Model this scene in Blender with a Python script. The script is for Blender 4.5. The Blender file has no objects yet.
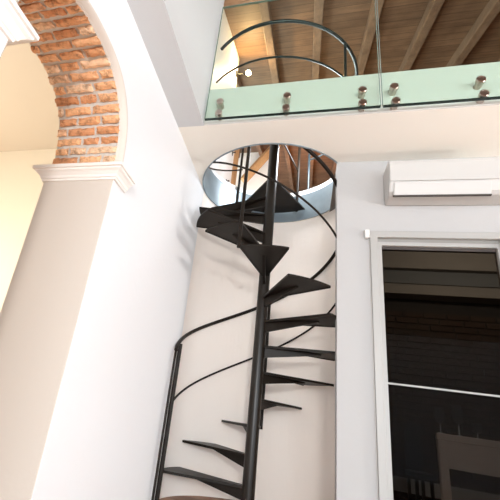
import bpy, bmesh, math, random
from mathutils import Vector, Matrix
random.seed(7)
PI = math.pi
S = 2.1                      # metres per layout unit
FZ = -0.313                  # floor level below the eye, layout units
sc = bpy.context.scene
C = sc.collection

def W(x, y, z):
    return Vector((x*S, y*S, (z-FZ)*S))

# ------------------------------------------------------------------ materials
def new_mat(name):
    m = bpy.data.materials.new(name); m.use_nodes = True
    nt = m.node_tree; b = nt.nodes['Principled BSDF']
    return m, nt, b

def plain(name, col, rough=.5, metal=0.0, bump=0.0, bscale=60, var=0.0, vscale=4, emit=None, spec=None):
    m, nt, b = new_mat(name)
    b.inputs['Base Color'].default_value = (*col, 1)
    b.inputs['Roughness'].default_value = rough
    b.inputs['Metallic'].default_value = metal
    if spec is not None: b.inputs['Specular IOR Level'].default_value = spec
    tc = nt.nodes.new('ShaderNodeTexCoord')
    if bump:
        n = nt.nodes.new('ShaderNodeTexNoise'); n.inputs['Scale'].default_value = bscale
        n.inputs['Detail'].default_value = 5
        nt.links.new(tc.outputs['Object'], n.inputs['Vector'])
        bp = nt.nodes.new('ShaderNodeBump'); bp.inputs['Strength'].default_value = bump
        bp.inputs['Distance'].default_value = .01
        nt.links.new(n.outputs['Fac'], bp.inputs['Height'])
        nt.links.new(bp.outputs['Normal'], b.inputs['Normal'])
    if var:
        n = nt.nodes.new('ShaderNodeTexNoise'); n.inputs['Scale'].default_value = vscale
        n.inputs['Detail'].default_value = 4
        nt.links.new(tc.outputs['Object'], n.inputs['Vector'])
        mx = nt.nodes.new('ShaderNodeMix'); mx.data_type = 'RGBA'
        mx.inputs[6].default_value = (*[c*(1-var) for c in col], 1)
        mx.inputs[7].default_value = (*[min(1, c*(1+var)) for c in col], 1)
        nt.links.new(n.outputs['Fac'], mx.inputs[0])
        nt.links.new(mx.outputs[2], b.inputs['Base Color'])
    if emit:
        b.inputs['Emission Color'].default_value = (*emit[0], 1)
        b.inputs['Emission Strength'].default_value = emit[1]
    return m

def wood(name, c1, c2, axis='X', plank=.14, seam=True, grain=30, rough=.6):
    """planks whose length runs along axis; the seams sit across it (Y for X planks)"""
    m, nt, b = new_mat(name)
    b.inputs['Roughness'].default_value = rough
    tc = nt.nodes.new('ShaderNodeTexCoord')
    mp = nt.nodes.new('ShaderNodeMapping')
    sc_ = {'X': (.08, 1, 1), 'Y': (1, .08, 1), 'Z': (1, 1, .08)}[axis]
    mp.inputs['Scale'].default_value = sc_
    nt.links.new(tc.outputs['Object'], mp.inputs['Vector'])
    n = nt.nodes.new('ShaderNodeTexNoise'); n.inputs['Scale'].default_value = grain
    n.inputs['Detail'].default_value = 8; n.inputs['Roughness'].default_value = .65
    nt.links.new(mp.outputs['Vector'], n.inputs['Vector'])
    n2 = nt.nodes.new('ShaderNodeTexNoise'); n2.inputs['Scale'].default_value = 4
    n2.inputs['Detail'].default_value = 3
    nt.links.new(tc.outputs['Object'], n2.inputs['Vector'])
    ad = nt.nodes.new('ShaderNodeMath'); ad.operation = 'MULTIPLY_ADD'
    ad.inputs[1].default_value = .55
    nt.links.new(n2.outputs['Fac'], ad.inputs[0]); 
    m2 = nt.nodes.new('ShaderNodeMath'); m2.operation = 'MULTIPLY'; m2.inputs[1].default_value = .6
    nt.links.new(n.outputs['Fac'], m2.inputs[0]); nt.links.new(m2.outputs[0], ad.inputs[2])
    cr = nt.nodes.new('ShaderNodeValToRGB')
    cr.color_ramp.elements[0].position = .38; cr.color_ramp.elements[0].color = (*c1, 1)
    cr.color_ramp.elements[1].position = .75; cr.color_ramp.elements[1].color = (*c2, 1)
    nt.links.new(ad.outputs[0], cr.inputs['Fac'])
    out = cr.outputs['Color']
    if seam:
        sx = nt.nodes.new('ShaderNodeSeparateXYZ'); nt.links.new(tc.outputs['Object'], sx.inputs[0])
        across = 'Y' if axis == 'X' else 'X'
        d = nt.nodes.new('ShaderNodeMath'); d.operation = 'DIVIDE'; d.inputs[1].default_value = plank
        nt.links.new(sx.outputs[across], d.inputs[0])
        fr = nt.nodes.new('ShaderNodeMath'); fr.operation = 'FRACT'; nt.links.new(d.outputs[0], fr.inputs[0])
        fl = nt.nodes.new('ShaderNodeMath'); fl.operation = 'FLOOR'; nt.links.new(d.outputs[0], fl.inputs[0])
        wn = nt.nodes.new('ShaderNodeTexWhiteNoise'); wn.noise_dimensions = '1D'
        nt.links.new(fl.outputs[0], wn.inputs['W'])
        lt = nt.nodes.new('ShaderNodeMath'); lt.operation = 'GREATER_THAN'; lt.inputs[1].default_value = .06
        nt.links.new(fr.outputs[0], lt.inputs[0])
        mr = nt.nodes.new('ShaderNodeMapRange'); mr.inputs['To Min'].default_value = .75; mr.inputs['To Max'].default_value = 1.1
        nt.links.new(wn.outputs['Value'], mr.inputs['Value'])
        pr = nt.nodes.new('ShaderNodeMath'); pr.operation = 'MULTIPLY'
        nt.links.new(lt.outputs[0], pr.inputs[0]); nt.links.new(mr.outputs[0], pr.inputs[1])
        mx2 = nt.nodes.new('ShaderNodeMath'); mx2.operation = 'MAXIMUM'; mx2.inputs[1].default_value = .4
        nt.links.new(pr.outputs[0], mx2.inputs[0])
        vm = nt.nodes.new('ShaderNodeVectorMath'); vm.operation = 'SCALE'
        nt.links.new(out, vm.inputs[0]); nt.links.new(mx2.outputs[0], vm.inputs['Scale'])
        out = vm.outputs[0]
    nt.links.new(out, b.inputs['Base Color'])
    bp = nt.nodes.new('ShaderNodeBump'); bp.inputs['Strength'].default_value = .25; bp.inputs['Distance'].default_value = .01
    nt.links.new(n.outputs['Fac'], bp.inputs['Height']); nt.links.new(bp.outputs['Normal'], b.inputs['Normal'])
    return m

def glass(name, tint, ior=1.45, rough=0.0, boost=1.0):
    m = bpy.data.materials.new(name); m.use_nodes = True
    nt = m.node_tree; nt.nodes.clear()
    o = nt.nodes.new('ShaderNodeOutputMaterial')
    t = nt.nodes.new('ShaderNodeBsdfTransparent'); t.inputs['Color'].default_value = (*tint, 1)
    g = nt.nodes.new('ShaderNodeBsdfGlossy'); g.inputs['Roughness'].default_value = rough
    fr = nt.nodes.new('ShaderNodeFresnel'); fr.inputs['IOR'].default_value = ior
    ml = nt.nodes.new('ShaderNodeMath'); ml.operation = 'MULTIPLY'; ml.inputs[1].default_value = boost
    ge = nt.nodes.new('ShaderNodeNewGeometry')       # only the outer side of a face mirrors
    fb = nt.nodes.new('ShaderNodeMath'); fb.operation = 'SUBTRACT'; fb.inputs[0].default_value = 1
    nt.links.new(ge.outputs['Backfacing'], fb.inputs[1])
    mf = nt.nodes.new('ShaderNodeMath'); mf.operation = 'MULTIPLY'
    nt.links.new(fr.outputs[0], mf.inputs[0]); nt.links.new(fb.outputs[0], mf.inputs[1])
    nt.links.new(mf.outputs[0], ml.inputs[0])
    mx = nt.nodes.new('ShaderNodeMixShader')
    nt.links.new(ml.outputs[0], mx.inputs['Fac']); nt.links.new(t.outputs[0], mx.inputs[1]); nt.links.new(g.outputs[0], mx.inputs[2])
    nt.links.new(mx.outputs[0], o.inputs['Surface'])
    return m

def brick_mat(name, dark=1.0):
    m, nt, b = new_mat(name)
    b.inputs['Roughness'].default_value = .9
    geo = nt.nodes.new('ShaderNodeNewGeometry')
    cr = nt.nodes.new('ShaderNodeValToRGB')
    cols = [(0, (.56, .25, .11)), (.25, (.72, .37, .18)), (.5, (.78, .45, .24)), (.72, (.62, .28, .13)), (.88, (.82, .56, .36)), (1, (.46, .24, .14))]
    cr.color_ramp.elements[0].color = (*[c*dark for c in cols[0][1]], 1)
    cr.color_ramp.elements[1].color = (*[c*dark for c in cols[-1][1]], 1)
    for p, c in cols[1:-1]:
        e = cr.color_ramp.elements.new(p); e.color = (*[k*dark for k in c], 1)
    nt.links.new(geo.outputs['Random Per Island'], cr.inputs['Fac'])
    tc = nt.nodes.new('ShaderNodeTexCoord')
    n = nt.nodes.new('ShaderNodeTexNoise'); n.inputs['Scale'].default_value = 26; n.inputs['Detail'].default_value = 8
    n.inputs['Roughness'].default_value = .7
    nt.links.new(tc.outputs['Object'], n.inputs['Vector'])
    r2 = nt.nodes.new('ShaderNodeValToRGB')
    r2.color_ramp.elements[0].position = .33; r2.color_ramp.elements[0].color = (.34, .30, .28, 1)
    r2.color_ramp.elements[1].position = .5; r2.color_ramp.elements[1].color = (1, 1, 1, 1)
    e = r2.color_ramp.elements.new(.72); e.color = (1.25, 1.3, 1.35, 1)
    nt.links.new(n.outputs['Fac'], r2.inputs['Fac'])
    mx = nt.nodes.new('ShaderNodeMix'); mx.data_type = 'RGBA'; mx.blend_type = 'MULTIPLY'; mx.inputs[0].default_value = .85
    nt.links.new(cr.outputs['Color'], mx.inputs[6]); nt.links.new(r2.outputs['Color'], mx.inputs[7])
    nt.links.new(mx.outputs[2], b.inputs['Base Color'])
    bp = nt.nodes.new('ShaderNodeBump'); bp.inputs['Strength'].default_value = .8; bp.inputs['Distance'].default_value = .012
    nt.links.new(n.outputs['Fac'], bp.inputs['Height']); nt.links.new(bp.outputs['Normal'], b.inputs['Normal'])
    return m

M = {}
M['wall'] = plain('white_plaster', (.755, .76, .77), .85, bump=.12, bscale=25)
M['cream'] = plain('cream_plaster', (.61, .545, .48), .85, bump=.12, bscale=25)
M['soffit'] = plain('soffit_plaster', (.88, .845, .765), .85, bump=.05, bscale=20)
M['pinkish'] = plain('warm_white_plaster', (.91, .825, .75), .85, bump=.12, bscale=20)
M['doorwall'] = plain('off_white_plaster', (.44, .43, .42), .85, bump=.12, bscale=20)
M['farwall'] = plain('far_cream_plaster', (.88, .82, .72), .85, bump=.1, bscale=20)
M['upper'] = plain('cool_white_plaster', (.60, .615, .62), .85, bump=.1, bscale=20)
M['mould'] = plain('moulding_paint', (.83, .79, .74), .55)
M['tan'] = plain('tan_ceiling', (.68, .60, .51), .9)
M['white'] = plain('white_paint', (.87, .86, .84), .5)
M['kerb'] = plain('slab_edge_paint', (.62, .61, .58), .6)
M['steel'] = plain('dark_steel', (.014, .0098, .0068), .42, 0.0, spec=.16, bump=.06, bscale=120, var=.25, vscale=8)
M['pole'] = plain('pole_steel', (.016, .0115, .008), .33, 0.0, spec=.3, bump=.05, bscale=120, var=.3, vscale=6)
M['lining'] = plain('slate_lining_steel', (.24, .295, .325), .30, .2, bump=.08, bscale=60, var=.35, vscale=5)
M['rail'] = plain('rail_steel', (.020, .029, .033), .3, 0.0)
M['chrome'] = plain('brushed_nickel', (.50, .43, .38), .28, 1.0)
M['alu'] = plain('light_aluminium', (.38, .37, .35), .45, .0)
M['track'] = plain('grey_track', (.26, .25, .23), .5, .2)
M['plastic'] = plain('white_plastic', (.52, .505, .48), .38)
M['slot'] = plain('dark_slot', (.05, .04, .035), .7)
M['mark'] = plain('grey_mark', (.55, .53, .50), .5)
M['mortar'] = plain('grey_mortar', (.60, .56, .51), .95, bump=.5, bscale=60, var=.25, vscale=20)
M['brick'] = brick_mat('old_brick')
M['shadedbrick'] = brick_mat('shaded_brick', .05)  # brick tone scaled down to stand in for dim light behind the glass
M['shadedmortar'] = plain('shaded_mortar', (.02, .017, .014), .95)  # near-black, shade of the unlit space put into the mortar colour
M['floor'] = wood('oak_floor', (.25, .11, .055), (.39, .20, .11), 'X', .19)
M['boards'] = wood('roof_boards', (.088, .047, .026), (.205, .118, .068), 'X', .13, grain=24)
M['beam'] = wood('roof_timber', (.10, .06, .038), (.22, .14, .088), 'Y', seam=False, grain=24)
M['post'] = wood('door_timber', (.42, .23, .10), (.62, .38, .19), 'Z', seam=False)
M['glass'] = glass('green_glass', (.91, .965, .925), boost=.35)
M['edge'] = plain('glass_edge', (.010, .022, .018), .25)
M['edgel'] = plain('glass_edge_pale', (.20, .26, .23), .2)
M['pane'] = glass('dark_pane', (.46, .44, .42), 1.45, boost=.05)
M['grey'] = plain('grey_paint', (.64, .57, .53), .6)
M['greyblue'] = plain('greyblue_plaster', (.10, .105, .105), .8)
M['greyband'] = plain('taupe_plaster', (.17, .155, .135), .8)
M['pale'] = plain('pale_plinth', (.30, .32, .34), .8)
M['black'] = plain('black_wood', (.012, .011, .010), .5)
M['tumbler'] = plain('glint_glass', (.55, .60, .64), .15)  # opaque pale tone stands in for glints on the glass stems
M['bulb'] = plain('lamp_lens', (1, .9, .7), .3, emit=((1, .80, .50), 60))

# ------------------------------------------------------------------ helpers
def finish(bm, name, mat, parent=None, bevel=0, smooth=False, org=None):
    bmesh.ops.recalc_face_normals(bm, faces=bm.faces)
    me = bpy.data.meshes.new(name)
    off = org if org is not None else (parent_world(parent) if parent else Vector((0, 0, 0)))
    for v in bm.verts: v.co = v.co - off
    bm.to_mesh(me); bm.free()
    me.materials.append(mat)
    if smooth:
        for p in me.polygons: p.use_smooth = True
    o = bpy.data.objects.new(name, me); C.objects.link(o)
    if parent: o.parent = parent
    if org is not None and not parent: o.location = org
    if bevel:
        md = o.modifiers.new('bevel', 'BEVEL'); md.width = bevel; md.segments = 2; md.limit_method = 'ANGLE'
    return o

def parent_world(p):
    v = Vector((0, 0, 0))
    while p is not None:
        v = v + p.location; p = p.parent
    return v

def box(bm, x0, x1, y0, y1, z0, z1):
    vs = [bm.verts.new(W(x, y, z)) for z in (z0, z1) for (x, y) in ((x0, y0), (x1, y0), (x1, y1), (x0, y1))]
    for f in ((0, 1, 2, 3), (4, 5, 6, 7), (0, 1, 5, 4), (1, 2, 6, 5), (2, 3, 7, 6), (3, 0, 4, 7)):
        bm.faces.new([vs[i] for i in f])

def prism(bm, poly, fn0, fn1):
    """poly of 2D points; fn maps (a,b) to layout coordinates on either end"""
    a = [bm.verts.new(W(*fn0(p))) for p in poly]; b = [bm.verts.new(W(*fn1(p))) for p in poly]
    bm.faces.new(a); bm.faces.new(b)
    n = len(poly)
    for i in range(n):
        j = (i+1) % n
        bm.faces.new((a[i], a[j], b[j], b[i]))

def tube(bm, pts, r, n=12, layout=True):
    P = [W(*p) for p in pts] if layout else [Vector(p) for p in pts]
    R = r*S
    rings = []
    up = Vector((0, 0, 1)); prev = None
    for i, p in enumerate(P):
        t = (P[min(i+1, len(P)-1)] - P[max(i-1, 0)]).normalized()
        if prev is None:
            ref = up if abs(t.z) < .9 else Vector((1, 0, 0))
            u = t.cross(ref).normalized()
        else:
            u = (prev - t*prev.dot(t)).normalized()
        prev = u; v = t.cross(u)
        rings.append([bm.verts.new(p + R*(math.cos(2*PI*k/n)*u + math.sin(2*PI*k/n)*v)) for k in range(n)])
    for a, b in zip(rings, rings[1:]):
        for k in range(n):
            bm.faces.new((a[k], a[(k+1) % n], b[(k+1) % n], b[k]))
    bm.faces.new(rings[0]); bm.faces.new(rings[-1])

def lathe(bm, cen, axis, prof, n=24):
    """prof: list of (dist along axis, radius) in layout units"""
    ax = Vector(axis).normalized()
    ref = Vector((0, 0, 1)) if abs(ax.z) < .9 else Vector((1, 0, 0))
    u = ax.cross(ref).normalized(); v = ax.cross(u)
    c = W(*cen); rings = []
    for d, r in prof:
        rings.append([bm.verts.new(c + ax*d*S + r*S*(math.cos(2*PI*k/n)*u + math.sin(2*PI*k/n)*v)) for k in range(n)])
    for a, b in zip(rings, rings[1:]):
        for k in range(n):
            bm.faces.new((a[k], a[(k+1) % n], b[(k+1) % n], b[k]))
    bm.faces.new(rings[0]); bm.faces.new(rings[-1])

def B(fn, *a, **k):
    bm = bmesh.new(); fn(bm, *a, **k); return bm

def struct(name, bm, mat, parent=None, **k):
    o = finish(bm, name, mat, parent, **k)
    o['kind'] = 'structure'
    return o

def thing(name, label, cat, loc=(0, 0, 0), group=None):
    o = bpy.data.objects.new(name, None); C.objects.link(o)
    o.location = W(*loc); o.empty_display_size = .1
    o['label'] = label; o['category'] = cat
    if group: o['group'] = group
    return o

def part(name, bm, mat, parent, label=None, **k):
    o = finish(bm, name, mat, parent, **k)
    if label: o['label'] = label
    return o

def shade_auto(o, ang=40):
    for p in o.data.polygons: p.use_smooth = True
    try:
        o.data.set_sharp_from_angle(angle=math.radians(ang))
    except Exception: pass
    return o

# ------------------------------------------------------------------ plan
XL = -.4905                       # arch wall face
XB = -.706                        # its other face
YJ = .762; YN = .3455             # far and near jambs of the arch
CX, CY, RH = -.1625, 1.553, .327  # stair well in the slab
AX, RA = -.1575, .333             # round niche
XA, YA = .104, 1.368              # wall with the door
YF = 1.106                        # front of the slab
XU = -.388                        # upper wall face
ZS, ZT, ZC = 1.0, 1.145, 1.174     # soffit, slab top, kerb top
RB, SL = 1.6, .3707               # roof: z = RB + SL*y
XW = -.495                        # loft wall face

# ------------------------------------------------------------------ setting
bm = bmesh.new(); box(bm, -3.4, 3.2, -2.0, 2.6, FZ-.05, FZ)
struct('floor', bm, M['floor'])

# arch curve
ARC_C = (YJ+YN)/2; ARC_H = (YJ-YN)/2; SPR = .555; CROWN = .803
def arch_pt(t, off=0.0, n=2.45):
    c, s = math.cos(t), math.sin(t)
    a = ARC_H+off; h = (CROWN-SPR)+off
    return (ARC_C + a*math.copysign(abs(c)**(2/n), c), SPR + h*abs(s)**(2/n))
NA = 56
OFF = .020
poly = [(1.60, FZ), (1.60, ZS), (-1.55, ZS), (-1.55, FZ), (YN, FZ), (YN, SPR-.015)]
poly += [arch_pt(PI - PI*i/NA, OFF) for i in range(NA+1)]
poly += [(YJ, SPR-.015), (YJ, FZ)]
struct('wall_left', B(prism, poly, lambda p: (XL, p[0], p[1]), lambda p: (XB, p[0], p[1])), M['wall'])
# cream plaster on the jamb below the impost
struct('trim_1', B(box, XB+.0005, XL-.0012, YJ-.0025, YJ+.001, FZ, .54), M['cream'])
struct('trim_2', B(box, XB+.0005, XL-.0012, YN-.001, YN+.0025, FZ, .54), M['cream'])

# mortar bed of the arch ring + brick lining
bm = bmesh.new()
XR0, XR1 = XL-.012, XB+.004
inn = [arch_pt(PI*i/NA, .006) for i in range(NA+1)]; outp = [arch_pt(PI*i/NA, .026) for i in range(NA+1)]
for x in (XR0, XR1):
    pass
va = [[bm.verts.new(W(x, *p)) for p in pts] for x in (XR0, XR1) for pts in (inn, outp)]
a0, a1, b0, b1 = va
for i in range(NA):
    for q in ((a0, a1), (b0, b1), (a0, b0), (a1, b1)):
        bm.faces.new((q[0][i], q[0][i+1], q[1][i+1], q[1][i]))
for i in (0, NA): bm.faces.new((a0[i], a1[i], b1[i], b0[i]))
trim_arch = struct('trim_3', bm, M['mortar'])
# arris: soft plaster lip between wall face and brick
bm = bmesh.new()
lip = []
for (off, dx) in ((OFF+.001, 0.0015), (OFF-.002, .0025), (OFF-.008, 0.0), (.008, -.010), (.004, -.016)):
    lip.append([bm.verts.new(W(XL+dx, *arch_pt(PI*i/NA, off))) for i in range(NA+1)])
for a, b in zip(lip, lip[1:]):
    for i in range(NA): bm.faces.new((a[i], a[i+1], b[i+1], b[i]))
struct('trim_4', bm, M['cream'], smooth=True)

# bricks: every course runs through the thickness of the wall
bm = bmesh.new()
fine = [arch_pt(PI*i/2000) for i in range(2001)]
L = [0]
for p, q in zip(fine, fine[1:]): L.append(L[-1]+math.hypot(q[0]-p[0], q[1]-p[1]))
def at_len(l):
    l = max(0, min(L[-1]-1e-6, l)); lo, hi = 0, 2000
    while hi-lo > 1:
        m_ = (lo+hi)//2
        if L[m_] <= l: lo = m_
        else: hi = m_
    t = (l-L[lo])/(L[lo+1]-L[lo])
    p, q = fine[lo], fine[lo+1]
    pt = Vector((p[0]+(q[0]-p[0])*t, p[1]+(q[1]-p[1])*t)); tg = Vector((q[0]-p[0], q[1]-p[1])).normalized()
    return pt, Vector((-tg.y, tg.x))
def rough_brick(bm, x0, x1, l0, l1, lift, depth):
    nx, nl = 7, 3
    top = []
    for i in range(nx+1):
        row = []
        for j in range(nl+1):
            fx = i/nx; fl = j/nl
            jx = random.uniform(-.002, .002); jl = random.uniform(-.0018, .0018)
            l = l0+(l1-l0)*fl+jl; x = x0+(x1-x0)*fx+jx
            pt, nrm = at_len(l)
            edge = (i in (0, nx)) or (j in (0, nl))
            h = lift + random.uniform(-.0012, .0012) - (.004 if edge else 0)
            p = pt + nrm*h
            row.append(bm.verts.new(W(x, p.x, p.y)))
        top.append(row)
    for i in range(nx):
        for j in range(nl):
            bm.faces.new((top[i][j], top[i+1][j], top[i+1][j+1], top[i][j+1]))
    rim = [top[i][0] for i in range(nx+1)] + [top[nx][j] for j in range(1, nl+1)] + [top[i][nl] for i in range(nx-1, -1, -1)] + [top[0][j] for j in range(nl-1, 0, -1)]
    inv = 1/S
    base = []
    for v in rim:
        y, z = v.co.y*inv, v.co.z*inv+FZ
        dy, dz = y-ARC_C, z-(SPR-.1)
        k = math.hypot(dy, dz)
        base.append(bm.verts.new(W(v.co.x*inv, y+dy/k*depth, z+dz/k*depth)))
    n = len(rim)
    for i in range(n): bm.faces.new((rim[i], rim[(i+1) % n], base[(i+1) % n], base[i]))
course = .0278; nC = int(L[-1]/course); course = L[-1]/nC
for k in range(nC):
    l0, l1 = k*course+.0046, (k+1)*course-.0046
    xs = [XR0+.001]
    if k % 2: cuts = [.055, .125]
    else: cuts = [.085, .165]
    cuts = [c+random.uniform(-.014, .014) for c in cuts]
    edges = [XR0+.001] + [XR0-c for c in cuts] + [XB+.002+random.uniform(-.006, .004)]
    for e0, e1 in zip(edges, edges[1:]):
        rough_brick(bm, e0-.0045, e1+.0045, l0, l1, random.uniform(-.001, .003), .015)
bricks = struct('trim_5', bm, M['brick'])

# impost mouldings
prof = [(0, .526), (.006, .526), (.007, .531), (.010, .533), (.012, .539), (.018, .546), (.024, .550), (.025, .5535), (.030, .5545), (.030, .563), (.027, .5665), (0, .5665)]
def moulding(y_in, sgn, ylen):
    """wraps the jamb at y_in (sgn: direction the jamb faces) and the wall face"""
    bm = bmesh.new()
    def path(d):      # plan corner positions at projection d
        return [(XB-d, y_in - sgn*.05), (XB-d, y_in + sgn*d), (XL+d, y_in + sgn*d), (XL+d, y_in - sgn*ylen)]
    rows = [[bm.verts.new(W(x, y, z)) for (x, y) in path(d)] for d, z in prof]
    for a, b in zip(rows, rows[1:]):
        for i in range(3): bm.faces.new((a[i], a[i+1], b[i+1], b[i]))
    bm.faces.new([r[3] for r in rows]); bm.faces.new([r[0] for r in rows])
    return bm
struct('trim_6', moulding(YJ, -1, .062), M['mould'])
struct('trim_7', moulding(YN, 1, 1.85), M['mould'])

# upper wall over the arch wall (stands forward of it)
poly = [(-1.55, ZS), (YF, ZS), (YF, RB+SL*YF), (-1.55, RB-SL*1.55)]
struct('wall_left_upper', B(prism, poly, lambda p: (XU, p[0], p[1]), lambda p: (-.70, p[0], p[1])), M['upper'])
# loft wall and its timber post
poly = [(YF-.001, ZT), (2.12, ZT), (2.12, 1.95), (1.93, 1.95), (1.93, RB+SL*1.93), (YF-.001, RB+SL*YF)]
struct('wall_left_loft', B(prism, poly, lambda p: (XW, p[0], p[1]), lambda p: (-.62, p[0], p[1])), M['white'])
struct('trim_8', B(box, -.62, XW+.002, 2.12, 2.27, ZT, 2.05), M['post'])

# slab with the round well
def half(sgn, xo, r=RH, y1=6.2):
    a = [(CX + sgn*r*math.sin(PI*i/40), CY - r*math.cos(PI*i/40)) for i in range(41)]   # near -> far
    return [(CX, YF)] + a + [(CX, y1), (xo, y1), (xo, YF)]
bm = bmesh.new()
for sgn, xo in ((-1, XL-.2), (1, 3.0)):
    prism(bm, half(sgn, xo), lambda p: (p[0], p[1], ZS), lambda p: (p[0], p[1], ZT))
struct('ceiling', bm, M['soffit'])
bm = bmesh.new()
for sgn, xo in ((-1, XL-.004), (1, 3.0)):
    prism(bm, half(sgn, xo, RH+.001), lambda p: (p[0], p[1], ZT+.0005), lambda p: (p[0], p[1], ZT+.028))
struct('floor_loft', bm, M['floor'])
bm = bmesh.new(); rows = []
for r_, z in ((RH-.0003, ZT+.0025), (RH-.0003, ZT+.032), (RH+.02, ZT+.032), (RH+.02, ZT+.0285)):
    rows.append([bm.verts.new(W(CX+r_*math.cos(2*PI*k/96), CY+r_*math.sin(2*PI*k/96), z)) for k in range(96)])
for a, b in zip(rows, rows[1:]):
    for k in range(96): bm.faces.new((a[k], a[(k+1) % 96], b[(k+1) % 96], b[k]))
struct('trim_24', bm, M['white'])
# kerb at the slab edge
struct('trim_9', B(box, XU+.0005, 3.0, YF-.004, YF+.02, ZS+.0005, ZC), M['kerb'])
# steel lining of the well
bm = bmesh.new(); n = 96
rows = []
for r, z in ((RH-.0005, ZS-.003), (RH-.006, ZS-.003), (RH-.006, ZT+.002), (RH-.0005, ZT+.002)):
    rows.append([bm.verts.new(W(CX+r*math.cos(2*PI*k/n), CY+r*math.sin(2*PI*k/n), z)) for k in range(n)])
for i in range(4):
    a, b = rows[i], rows[(i+1) % 4]
    for k in range(n): bm.faces.new((a[k], a[(k+1) % n], b[(k+1) % n], b[k]))
struct('trim_10', bm, M['lining'])

# round niche behind the stair
bm = bmesh.new()
a0, a1 = math.radians(-24), PI
rows = []
for r, z in ((RA, FZ), (RA, ZS), (RA+.05, ZS), (RA+.05, FZ)):
    rows.append([bm.verts.new(W(AX+r*math.cos(a0+(a1-a0)*k/64), CY+r*math.sin(a0+(a1-a0)*k/64), z)) for k in range(65)])
for i in range(4):
    a, b = rows[i], rows[(i+1) % 4]
    for k in range(64): bm.faces.new((a[k], a[k+1], b[k+1], b[k]))
for k in (0, 64): bm.faces.new([r[k] for r in rows])
struct('wall_back', bm, M['pinkish'], smooth=False)

# wall with the glazed door
DX0, DX1, DZ = .214, .636, .690
poly = [(XA, FZ), (XA, ZS), (3.0, ZS), (3.0, FZ), (DX1, FZ), (DX1, DZ), (DX0, DZ), (DX0, FZ)]
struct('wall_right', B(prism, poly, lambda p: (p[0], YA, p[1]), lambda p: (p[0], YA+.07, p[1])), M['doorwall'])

# glazed door
door = bpy.data.objects.new('door_1', None); C.objects.link(door); door.location = W(.425, YA, FZ); door['kind'] = 'structure'
bm = bmesh.new()
poly = [(DX0, FZ), (DX0, DZ), (DX1, DZ), (DX1, FZ), (DX1-.030, FZ), (DX1-.030, DZ-.024), (DX0+.024, DZ-.024), (DX0+.024, FZ)]
prism(bm, poly, lambda p: (p[0], YA-.010, p[1]), lambda p: (p[0], YA+.03, p[1]))
part('door_frame', bm, M['alu'], door, bevel=.004)
bm = bmesh.new()
poly = [(DX0+.024, FZ), (DX0+.024, DZ-.036), (DX1-.03, DZ-.036), (DX1-.03, FZ), (DX1-.038, FZ), (DX1-.038, DZ-.050), (DX0+.039, DZ-.050), (DX0+.039, FZ)]
prism(bm, poly, lambda p: (p[0], YA+.004, p[1]), lambda p: (p[0], YA+.034, p[1]))
part('sash', bm, M['alu'], door, bevel=.003)
part('track', B(box, DX0+.024, DX1-.03, YA+.006, YA+.03, DZ-.036, DZ-.024), M['track'], door)
part('glass_pane', B(box, DX0+.036, DX1-.034, YA+.018, YA+.022, FZ, DZ-.047), M['pane'], door)
part('glazing_bar', B(box, DX0+.037, DX1-.036, YA+.010, YA+.017, .1675, .1725), M['alu'], door)
part('seal', B(box, DX0+.039, DX1-.036, YA+.016, YA+.030, DZ-.060, DZ-.050), M['slot'], door)

# space behind the glass
bm = bmesh.new()
box(bm, -.05, 1.6, 2.30, 2.34, FZ, .996); box(bm, 1.6, 1.64, YA+.07, 2.34, FZ, .996)
box(bm, .19, .215, YA+.07, 2.30, FZ, .996)
struct('wall_courtyard', bm, M['shadedmortar'])
bm = bmesh.new()
bh = .034
zz = FZ+.07; k = 0
while zz < .66:
    x = .20 - (.055 if k % 2 else 0)
    while x < 1.6:
        w = random.uniform(.095, .118)
        x0, x1 = max(.216, x+.004), min(1.59, x+w-.004)
        if x1-x0 > .01: box(bm, x0, x1, 2.292+random.uniform(-.003, .003), 2.302, zz+.004, zz+bh-.003)
        x += w
    zz += bh; k += 1
struct('wall_courtyard_brick', bm, M['shadedbrick'])
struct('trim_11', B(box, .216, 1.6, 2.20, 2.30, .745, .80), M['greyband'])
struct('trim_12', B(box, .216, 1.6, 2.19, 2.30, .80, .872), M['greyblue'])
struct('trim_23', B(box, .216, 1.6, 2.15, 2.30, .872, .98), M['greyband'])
struct('ceiling_courtyard', B(box, .1, 1.64, YA+.07, 2.34, 1.0-.003, 1.0-.001), M['greyband'])
struct('baseboard_back', B(box, .216, 1.6, 2.28, 2.2915, -.20, -.14), M['pale'])

# next room seen through the arch
struct('wall_far', B(box, -3.3, -.705, 1.90, 1.95, FZ, 1.75), M['farwall'])
struct('ceiling_far', B(box, -3.3, -.705, -1.55, 1.90, 1.60, 1.64), M['tan'])

struct('wall_side', B(box, 3.0, 3.05, -.5, YA, FZ, 2.3), M['wall'])  # unseen wall, put in to cut sky light on the arch wall
struct('wall_far_side', B(box, -3.35, -3.3, -1.55, 1.90, FZ, 1.64), M['farwall'])  # unseen, added to close the next room against sky light
struct('wall_far_near', B(box, -3.3, XB, -1.6, -1.55, FZ, 1.64), M['farwall'])  # unseen, added to keep sky light off the jamb
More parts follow.
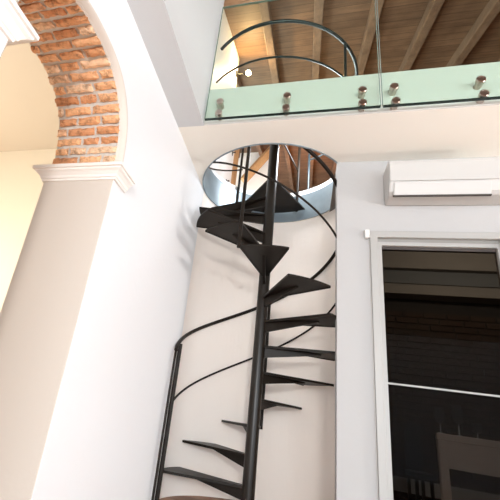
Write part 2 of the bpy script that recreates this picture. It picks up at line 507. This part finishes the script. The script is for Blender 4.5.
# loft roof: boards and rafters
bm = bmesh.new()
poly = [(-1.55, 0), (6.4, 0), (6.4, .03), (-1.55, .03)]
prism(bm, poly, lambda p: (-3.0, p[0], RB+SL*p[0]+p[1]), lambda p: (3.2, p[0], RB+SL*p[0]+p[1]))
struct('ceiling_loft', bm, M['boards'])
for i, x in enumerate((-.86, -.56, -.262, .02, .315, .605, .90, 1.20, 1.50)):
    bm = bmesh.new()
    poly = [(-1.55, -.075), (6.4, -.075), (6.4, 0), (-1.55, 0)]
    prism(bm, poly, lambda p: (x-.024, p[0], RB+SL*p[0]+p[1]), lambda p: (x+.024, p[0], RB+SL*p[0]+p[1]))
    struct('trim_%d' % (13+i), bm, M['beam'], bevel=.008)
struct('wall_loft_far', B(box, -3.0, 3.2, 6.2, 6.25, ZT+.028, 4.0), M['post'])  # added to shut sky light out of the back of the loft
poly = [(YF+.1, ZT+.028), (6.2, ZT+.028), (6.2, RB+SL*6.2), (YF+.1, RB+SL*(YF+.1))]
struct('wall_loft_right', B(prism, poly, lambda p: (2.9, p[0], p[1]), lambda p: (3.0, p[0], p[1])), M['post'])  # added on this side to keep sky light off the roof boards
poly = [(YF+.1, 1.645), (6.2, 1.645), (6.2, RB+SL*6.2), (YF+.1, RB+SL*(YF+.1))]
struct('wall_loft_outer', B(prism, poly, lambda p: (-2.95, p[0], p[1]), lambda p: (-3.0, p[0], p[1])), M['white'])  # carried up to the roof to stop sky light leaking in
struct('wall_loft_front', B(box, -3.0, -.62, YF, YF+.1, 1.645, RB+SL*YF), M['white'])
# white partition deep in the loft with a leaning brace
struct('wall_loft_back', B(box, -3.0, -.47, 3.9, 3.95, ZT, RB+SL*3.9), M['white'])
bm = bmesh.new()
tube(bm, [(-.72, 3.7, 2.50), (-.37, 3.7, 3.00)], .055, 4)
struct('trim_22', bm, M['post'])

# ------------------------------------------------------------------ spiral staircase
SX, SY = -.1672, 1.553
RT = .318
stair = thing('spiral_staircase', 'dark steel spiral staircase winding up through the round hole in the ceiling', 'staircase', (SX, SY, FZ))
bm = bmesh.new()
lathe(bm, (SX, SY, FZ), (0, 0, 1), [(0, .06), (.006, .06), (.007, .0228), (1.66, .0228), (1.665, .0218)], 32)
shade_auto(part('pole', bm, M['pole'], stair))
def pol(th, r, z): return (SX + r*math.cos(math.radians(th)), SY + r*math.sin(math.radians(th)), z)
def tread_mesh(hw):
    bm = bmesh.new(); n = 12
    ri = .0215
    pts = [(ri*math.cos(math.radians(-hw*2.2)), ri*math.sin(math.radians(-hw*2.2)))]
    pts += [(RT*math.cos(math.radians(-hw+2*hw*k/n)), RT*math.sin(math.radians(-hw+2*hw*k/n))) for k in range(n+1)]
    pts += [(ri*math.cos(math.radians(hw*2.2)), ri*math.sin(math.radians(hw*2.2)))]
    a = [bm.verts.new(Vector((x*S, y*S, -.006*S))) for x, y in pts]; b = [bm.verts.new(Vector((x*S, y*S, .0))) for x, y in pts]
    bm.faces.new(a); bm.faces.new(b)
    for i in range(len(pts)):
        j = (i+1) % len(pts); bm.faces.new((a[i], a[j], b[j], b[i]))
    # folded lips along both straight edges
    for sg in (-1, 1):
        p0 = Vector((pts[0][0], sg*abs(pts[0][1]))); p1 = Vector((RT*math.cos(math.radians(hw)), sg*RT*math.sin(math.radians(hw))))
        d = (p1-p0).normalized(); nrm = Vector((-d.y, d.x))*(-sg)
        q = [p0, p1, p1+nrm*.004, p0+nrm*.004]
        lo = [bm.verts.new(Vector((v.x*S, v.y*S, -.0088*S))) for v in q]; hi = [bm.verts.new(Vector((v.x*S, v.y*S, -.005*S))) for v in q]
        bm.faces.new(lo); bm.faces.new(hi)
        for i in range(4): bm.faces.new((lo[i], lo[(i+1) % 4], hi[(i+1) % 4], hi[i]))
    bmesh.ops.recalc_face_normals(bm, faces=bm.faces)
    me = bpy.data.meshes.new('tread'); bm.to_mesh(me); bm.free(); me.materials.append(M['steel']); return me
def gusset_mesh():
    bm = bmesh.new(); t = .005
    prof_ = [(.019, -.005), (.235, -.005), (.235, -.009), (.019, -.046)]
    a = [bm.verts.new(Vector((x*S, -t*S, z*S))) for x, z in prof_]; b = [bm.verts.new(Vector((x*S, t*S, z*S))) for x, z in prof_]
    bm.faces.new(a); bm.faces.new(b)
    for i in range(4): bm.faces.new((a[i], a[(i+1) % 4], b[(i+1) % 4], b[i]))
    bmesh.ops.recalc_face_normals(bm, faces=bm.faces)
    me = bpy.data.meshes.new('gusset'); bm.to_mesh(me); bm.free(); me.materials.append(M['steel']); return me
TM, GM, LM_ = tread_mesh(15.9), gusset_mesh(), tread_mesh(32)
ANG = lambda n: -86 + (9-n)*32.0
for n in range(1, 15):
    t = bpy.data.objects.new('tread', TM if n < 14 else LM_); C.objects.link(t); t.parent = stair
    z = -.213 + .0975*(n-1) + .003
    th = ANG(n) if n < 14 else -246-20
    if n == 1: th = 172
    if n == 2: th = 141
    t.location = (0, 0, (z-FZ)*S); t.rotation_euler = (0, 0, math.radians(th))
    g = bpy.data.objects.new('gusset', GM); C.objects.link(g); g.parent = t
    if n == 14: t['label'] = 'wide triangular top landing plate'
# handrail: helix, bent down to the floor at its foot
hz = lambda th: .533 + .00302*(94-th)
mz = lambda th: .86 - .00307*(th+91)
def arc(a, b, f, r, step=4):
    n = max(2, int(abs(b-a)/step)); return [pol(a+(b-a)*k/n, r, f(a+(b-a)*k/n)) for k in range(n+1)]
RR = .318
foot = [pol(198, RR+.0045, FZ+.001), pol(198, RR+.0045, .0), pol(198, RR+.0045, hz(198)-.035), pol(197, RR+.004, hz(197)-.012), pol(194, RR+.003, hz(194)-.002), pol(190, RR+.001, hz(190))]
bm = bmesh.new(); tube(bm, foot[-3:] + arc(185, -248, hz, RR), .0075, 12)
shade_auto(part('handrail', bm, M['steel'], stair))
bm = bmesh.new(); tube(bm, foot, .0045, 10)
shade_auto(part('end_bar', bm, M['steel'], stair))
bm = bmesh.new(); tube(bm, arc(187, -232, mz, RR), .0042, 8)
shade_auto(part('mid_rail', bm, M['steel'], stair))
bm = bmesh.new(); tube(bm, [pol(190, RR-.007, FZ+.0005), pol(190, RR-.007, hz(190)-.002)], .0085, 12)
shade_auto(part('newel_post', bm, M['steel'], stair))
for th, z0 in ((90, -.02), (-6, .272), (-102, .567), (-230, 1.052)):
    bm = bmesh.new(); tube(bm, [pol(th, RR-.002, z0-.008), pol(th, RR-.002, hz(th))], .0068, 12)
    shade_auto(part('baluster', bm, M['steel'], stair))
bm = bmesh.new(); tube(bm, [pol(70, RR, 1.05), pol(70, RR, 1.55)], .0068, 12)
shade_auto(part('baluster', bm, M['steel'], stair))
bm = bmesh.new(); tube(bm, [pol(70, RR, 1.30), pol(60, .022, 1.345)], .0042, 8)
shade_auto(part('brace', bm, M['steel'], stair))

# guard rail round the well in the loft
GX, GY, GR = -.168, 1.553, .374
guard = thing('guard_rail', 'curved dark steel guard rail around the stair opening in the loft', 'railing', (GX, GY, ZT+.0285))
def gpt(th, z): return (GX + GR*math.cos(math.radians(th)), GY + GR*math.sin(math.radians(th)), z)
amin = -133
bm = bmesh.new(); tube(bm, [gpt(64+(amin-64)*k/60, 1.62) for k in range(61)], .0078, 12)
shade_auto(part('top_rail', bm, M['rail'], guard))
bm = bmesh.new(); tube(bm, [gpt(64+(amin-64)*k/60, 1.405) for k in range(61)], .0045, 8)
shade_auto(part('mid_rail', bm, M['rail'], guard))
for th in (64, 0, -36):
    bm = bmesh.new(); tube(bm, [gpt(th, ZT+.0285), gpt(th, 1.62)], .0062, 12)
    shade_auto(part('post', bm, M['rail'], guard))

# ------------------------------------------------------------------ glass balustrade
def glass_panel(label, x0, x1, buttons):
    g = thing('glass_panel', label, 'glass panel', ((x0+x1)/2, 1.077, ZS), 'glass balustrade panels at the loft edge')
    y0, y1 = 1.073, 1.081; z0, z1 = 1.004, 1.615
    part('pane', B(box, x0, x1, y0, y1, z0, z1), M['glass'], g)
    part('bottom_edge', B(box, x0, x1, y0+.0002, y1-.0002, z0-.005, z0), M['edge'], g, 'dark green bottom edge of the glass')
    part('side_edge', B(box, x0-.002, x0, y0+.0005, y1-.0005, z0, z1), M['edgel'], g)
    part('side_edge', B(box, x1, x1+.002, y0+.0005, y1-.0005, z0, z1), M['edgel'], g)
    part('top_edge', B(box, x0, x1, y0+.0005, y1-.0005, z1, z1+.003), M['edgel'], g)
    for bx, bz in buttons:
        bm = bmesh.new()
        lathe(bm, (bx, YF, bz), (0, -1, 0), [(0, .0105), (.029, .0105), (.0292, .0135), (.0385, .0135), (.0405, .0122), (.0405, .0088), (.0398, .0082)], 24)
        s = shade_auto(part('standoff', bm, M['chrome'], g, 'round brushed metal fixing'), 30)
    return g
glass_panel('left glass balustrade panel in front of the curved guard rail', -.378, .214, [(-.328, 1.078), (-.327, 1.024), (-.085, 1.078), (-.086, 1.023), (.161, 1.074), (.160, 1.018)])
glass_panel('right glass balustrade panel above the air conditioner', .222, .90, [(.257, 1.076), (.259, 1.015), (.498, 1.073), (.499, 1.016), (.80, 1.074), (.80, 1.016)])

# ------------------------------------------------------------------ air conditioner
AX0, AX1 = .268, .645
ac = thing('wall_mounted_air_conditioner', 'white wall-mounted air conditioner above the dark glass door', 'air conditioner', ((AX0+AX1)/2, YA, .80))
YD = YA-.100
prof_ = [(YA-.001, .797), (YA-.001, .930), (YD+.02, .930), (YD+.006, .924), (YD, .910), (YD, .838), (YD+.003, .832), (YD+.016, .797+.010), (YD+.03, .797)]
def body(x0, x1, pr): return B(prism, pr, lambda p: (x0, p[0], p[1]), lambda p: (x1, p[0], p[1]))
part('body', body(AX0, AX1, prof_), M['plastic'], ac, bevel=.010)
cov = [(YD-.001, .912), (YD-.001, .8375), (YD-.006, .8375), (YD-.006, .908), (YD-.002, .9225), (YD+.010, .931), (YD+.018, .931)]
part('front_cover', body(AX0+.002, AX1-.002, cov), M['plastic'], ac, bevel=.004)
part('louver', body(.284, .566, [(YD-.004, .830), (YD+.0, .832), (YD+.020, .7925), (YD+.016, .7905)]), M['plastic'], ac, bevel=.002)
part('air_slot', body(.281, .569, [(YD+.015, .7925), (YD+.020, .7955), (YD+.027, .7945), (YD+.024, .789), (YD+.016, .788)]), M['slot'], ac, 'dark air outlet slot')
for xx in (.2815, .5665):
    part('seam', body(xx, xx+.002, [(YD-.001, .830), (YD+.003, .833), (YD+.022, .794), (YD+.017, .790)]), M['mark'], ac)
part('badge', B(box, .425, .472, YD-.0068, YD-.006, .8490, .8512), M['mark'], ac, 'faint grey badge line')

# small white box at the corner of the door head
sb = thing('door_sensor', 'small white plastic box at the top left corner of the door frame', 'sensor', (.2055, YA, .674))
part('case', B(box, .195, .213, YA-.018, YA-.0002, .660, .692), M['plastic'], sb, bevel=.004)
part('cover', B(box, .198, .210, YA-.0205, YA-.018, .664, .688), M['white'], sb, bevel=.002)
part('wire', B(box, .2112, .2128, YA-.004, YA-.0002, FZ+.01, .660), M['mark'], sb)

# ------------------------------------------------------------------ things behind the dark glass
tb = thing('dining_table', 'grey table standing behind the dark glass door', 'table', (.436, 1.60, FZ))
tb.rotation_euler = (0, 0, math.radians(-14))
part('tabletop', B(box, .436, .98, 1.60, 1.88, .034, .055), M['grey'], tb, bevel=.004)
part('apron', B(box, .440, .97, 1.604, 1.625, -.048, .034), M['grey'], tb)
for lx, ly in ((.438, 1.603), (.946, 1.603), (.438, 1.85), (.946, 1.85)):
    part('leg', B(box, lx, lx+.024, ly, ly+.024, FZ, .034), M['grey'], tb, bevel=.003)
def tumbler(x, y, h, lean, label):
    t = thing('wine_glass', label, 'glass', (x, y, .0555), 'glasses on the grey table')
    bm = bmesh.new(); lathe(bm, (x, y, .0552), (0, 0, 1), [(0, .012), (.002, .012), (.004, .0016), (h*.35, .0016)], 16)
    part('stem', bm, M['tumbler'], t)
    bm = bmesh.new()
    lathe(bm, (x, y, .0552), (0, 0, 1), [(h*.35, .002), (h*.45, .013), (h*.7, .017), (h, .014), (h, .0132), (h*.7, .0162), (h*.46, .0122)], 20)
    shade_auto(part('bowl', bm, M['clear'], t))
M['clear'] = glass('clear_glass', (.93, .94, .95), boost=1.2)
tumbler(.458, 1.634, .085, 0, 'wine glass at the left corner of the grey table behind the door')
tumbler(.515, 1.64, .10, 0, 'tallest wine glass on the grey table behind the door')
tumbler(.575, 1.66, .05, 0, 'lowest wine glass on the grey table behind the door')
ch = thing('dining_chair', 'black chair standing left of the grey table behind the glass', 'chair', (.49, 2.08, FZ))
part('seat', B(box, .450, .53, 2.0, 2.17, -.115, -.095), M['black'], ch, bevel=.004)
for lx, ly in ((.457, 2.02), (.457, 2.155), (.512, 2.02), (.512, 2.155)):
    part('leg', B(box, lx, lx+.012, ly, ly+.012, FZ, -.115), M['black'], ch)
part('backrest', B(box, .457, .524, 2.155, 2.167, -.095, .10), M['black'], ch)

# ------------------------------------------------------------------ loft odds and ends
LP = Vector((-.4186, 1.9044, 2.1454))
sp = thing('spotlight', 'lit spotlight fixed to the white loft wall, seen through the left glass', 'spotlight', (XW, 1.885, 2.13))
bm = bmesh.new(); lathe(bm, (XW, 1.885, 2.13), (1, 0, 0), [(0, .02), (.008, .02), (.0085, .005), (.012, .005)], 20)
part('mount', bm, M['black'], sp)
dr = Vector((.35, -.80, -.60)).normalized()
part('arm', B(tube, [(XW+.010, 1.885, 2.13), tuple(LP - dr*.018)], .005, 10), M['black'], sp)
bm = bmesh.new(); lathe(bm, tuple(LP - dr*.02), dr, [(0, .008), (.002, .017), (.04, .021), (.04, .018), (.034, .016)], 24)
part('housing', bm, M['black'], sp)
bm = bmesh.new(); lathe(bm, tuple(LP + dr*.0135), dr, [(0, .0158), (.003, .0158), (.006, .011), (.0075, .004)], 20)
part('lamp_lens', bm, M['bulb'], sp)
def hook(y, z, label):
    h = thing('wall_hook', label, 'hook', (XW, y, z), None)
    bm = bmesh.new(); lathe(bm, (XW, y, z), (1, 0, 0), [(0, .009), (.004, .009), (.005, .004), (.016, .004), (.018, .007), (.021, .005)], 14)
    part('peg', bm, M['black'], h)
    part('plate', B(box, XW, XW+.004, y-.006, y+.006, z-.022, z+.01), M['black'], h)
hook(2.065, 1.62, 'upper dark hook on the white loft wall beside the timber post')
hook(1.99, 1.345, 'lower dark hook on the white loft wall just above the well lining')

# ------------------------------------------------------------------ lights
def point(name, loc, power, col, rad):
    l = bpy.data.lights.new(name, 'POINT'); l.energy = power; l.color = col; l.shadow_soft_size = rad
    o = bpy.data.objects.new(name, l); C.objects.link(o); o.location = W(*loc); return o
point('loft_spot', (LP + dr*.05), 17, (1, .64, .32), .03)
point('loft_lamp', (.12, 4.2, 2.3), 55, (1, .40, .11), .10)
point('loft_wall_fill', (-.80, 3.0, 1.50), 85, (1, .92, .80), .10)  # added fill without a fixture, whitens the loft partition
point('loft_fill', (.02, 1.75, 1.34), 30, (.88, .94, 1), .2)  # added point fill, not daylight: brightens the loft wall and roof
point('floor_lamp', (2.75, .65, -.10), 165, (1, .97, .93), .02)
point('room_fill', (.30, -1.3, .35), 205, (1, .99, .98), .22)  # added fill behind the camera, lifts the round niche
point('next_room_fill', (-2.1, .86, .4), 112, (1, .95, .80), .15)  # added warm fill for the wall and ceiling beyond the arch
point('courtyard_fill', (.75, 1.62, .85), 30, (1, .92, .80), .05)  # added fill hidden above the door head, lights the bands behind the pane
w = bpy.data.worlds.new('world'); sc.world = w; w.use_nodes = True
bg = w.node_tree.nodes['Background']; bg.inputs['Color'].default_value = (.80, .91, 1.0, 1); bg.inputs['Strength'].default_value = 2.6

# ------------------------------------------------------------------ camera
yaw, pitch, roll = -3.27133368e-01, -3.83145751e-01, 1.59093958e-01
f, px, py = 384.720429, 186.679417, 253.311310
base = Matrix(((1, 0, 0), (0, 0, -1), (0, 1, 0)))
cy, sy = math.cos(yaw), math.sin(yaw); cp, sp_ = math.cos(pitch), math.sin(pitch); cr_, sr = math.cos(roll), math.sin(roll)
Mm = Matrix(((cr_, -sr, 0), (sr, cr_, 0), (0, 0, 1))) @ Matrix(((1, 0, 0), (0, cp, -sp_), (0, sp_, cp))) @ base @ Matrix(((cy, -sy, 0), (sy, cy, 0), (0, 0, 1)))
rot = Matrix((Mm[0], -Mm[1], -Mm[2])).transposed()
cd = bpy.data.cameras.new('camera'); cam = bpy.data.objects.new('camera', cd); C.objects.link(cam)
cam.location = W(0, 0, 0); cam.rotation_euler = rot.to_euler()
cd.sensor_width = 36; cd.lens = f/500*36
cd.shift_x = (250-px)/500; cd.shift_y = (py-250)/500
cd.clip_start = .02
sc.camera = cam
sc.view_settings.view_transform = 'Standard'; sc.view_settings.look = 'None'
sc.view_settings.gamma = 1; sc.view_settings.use_curve_mapping = False
sc.view_settings.exposure = 1.1
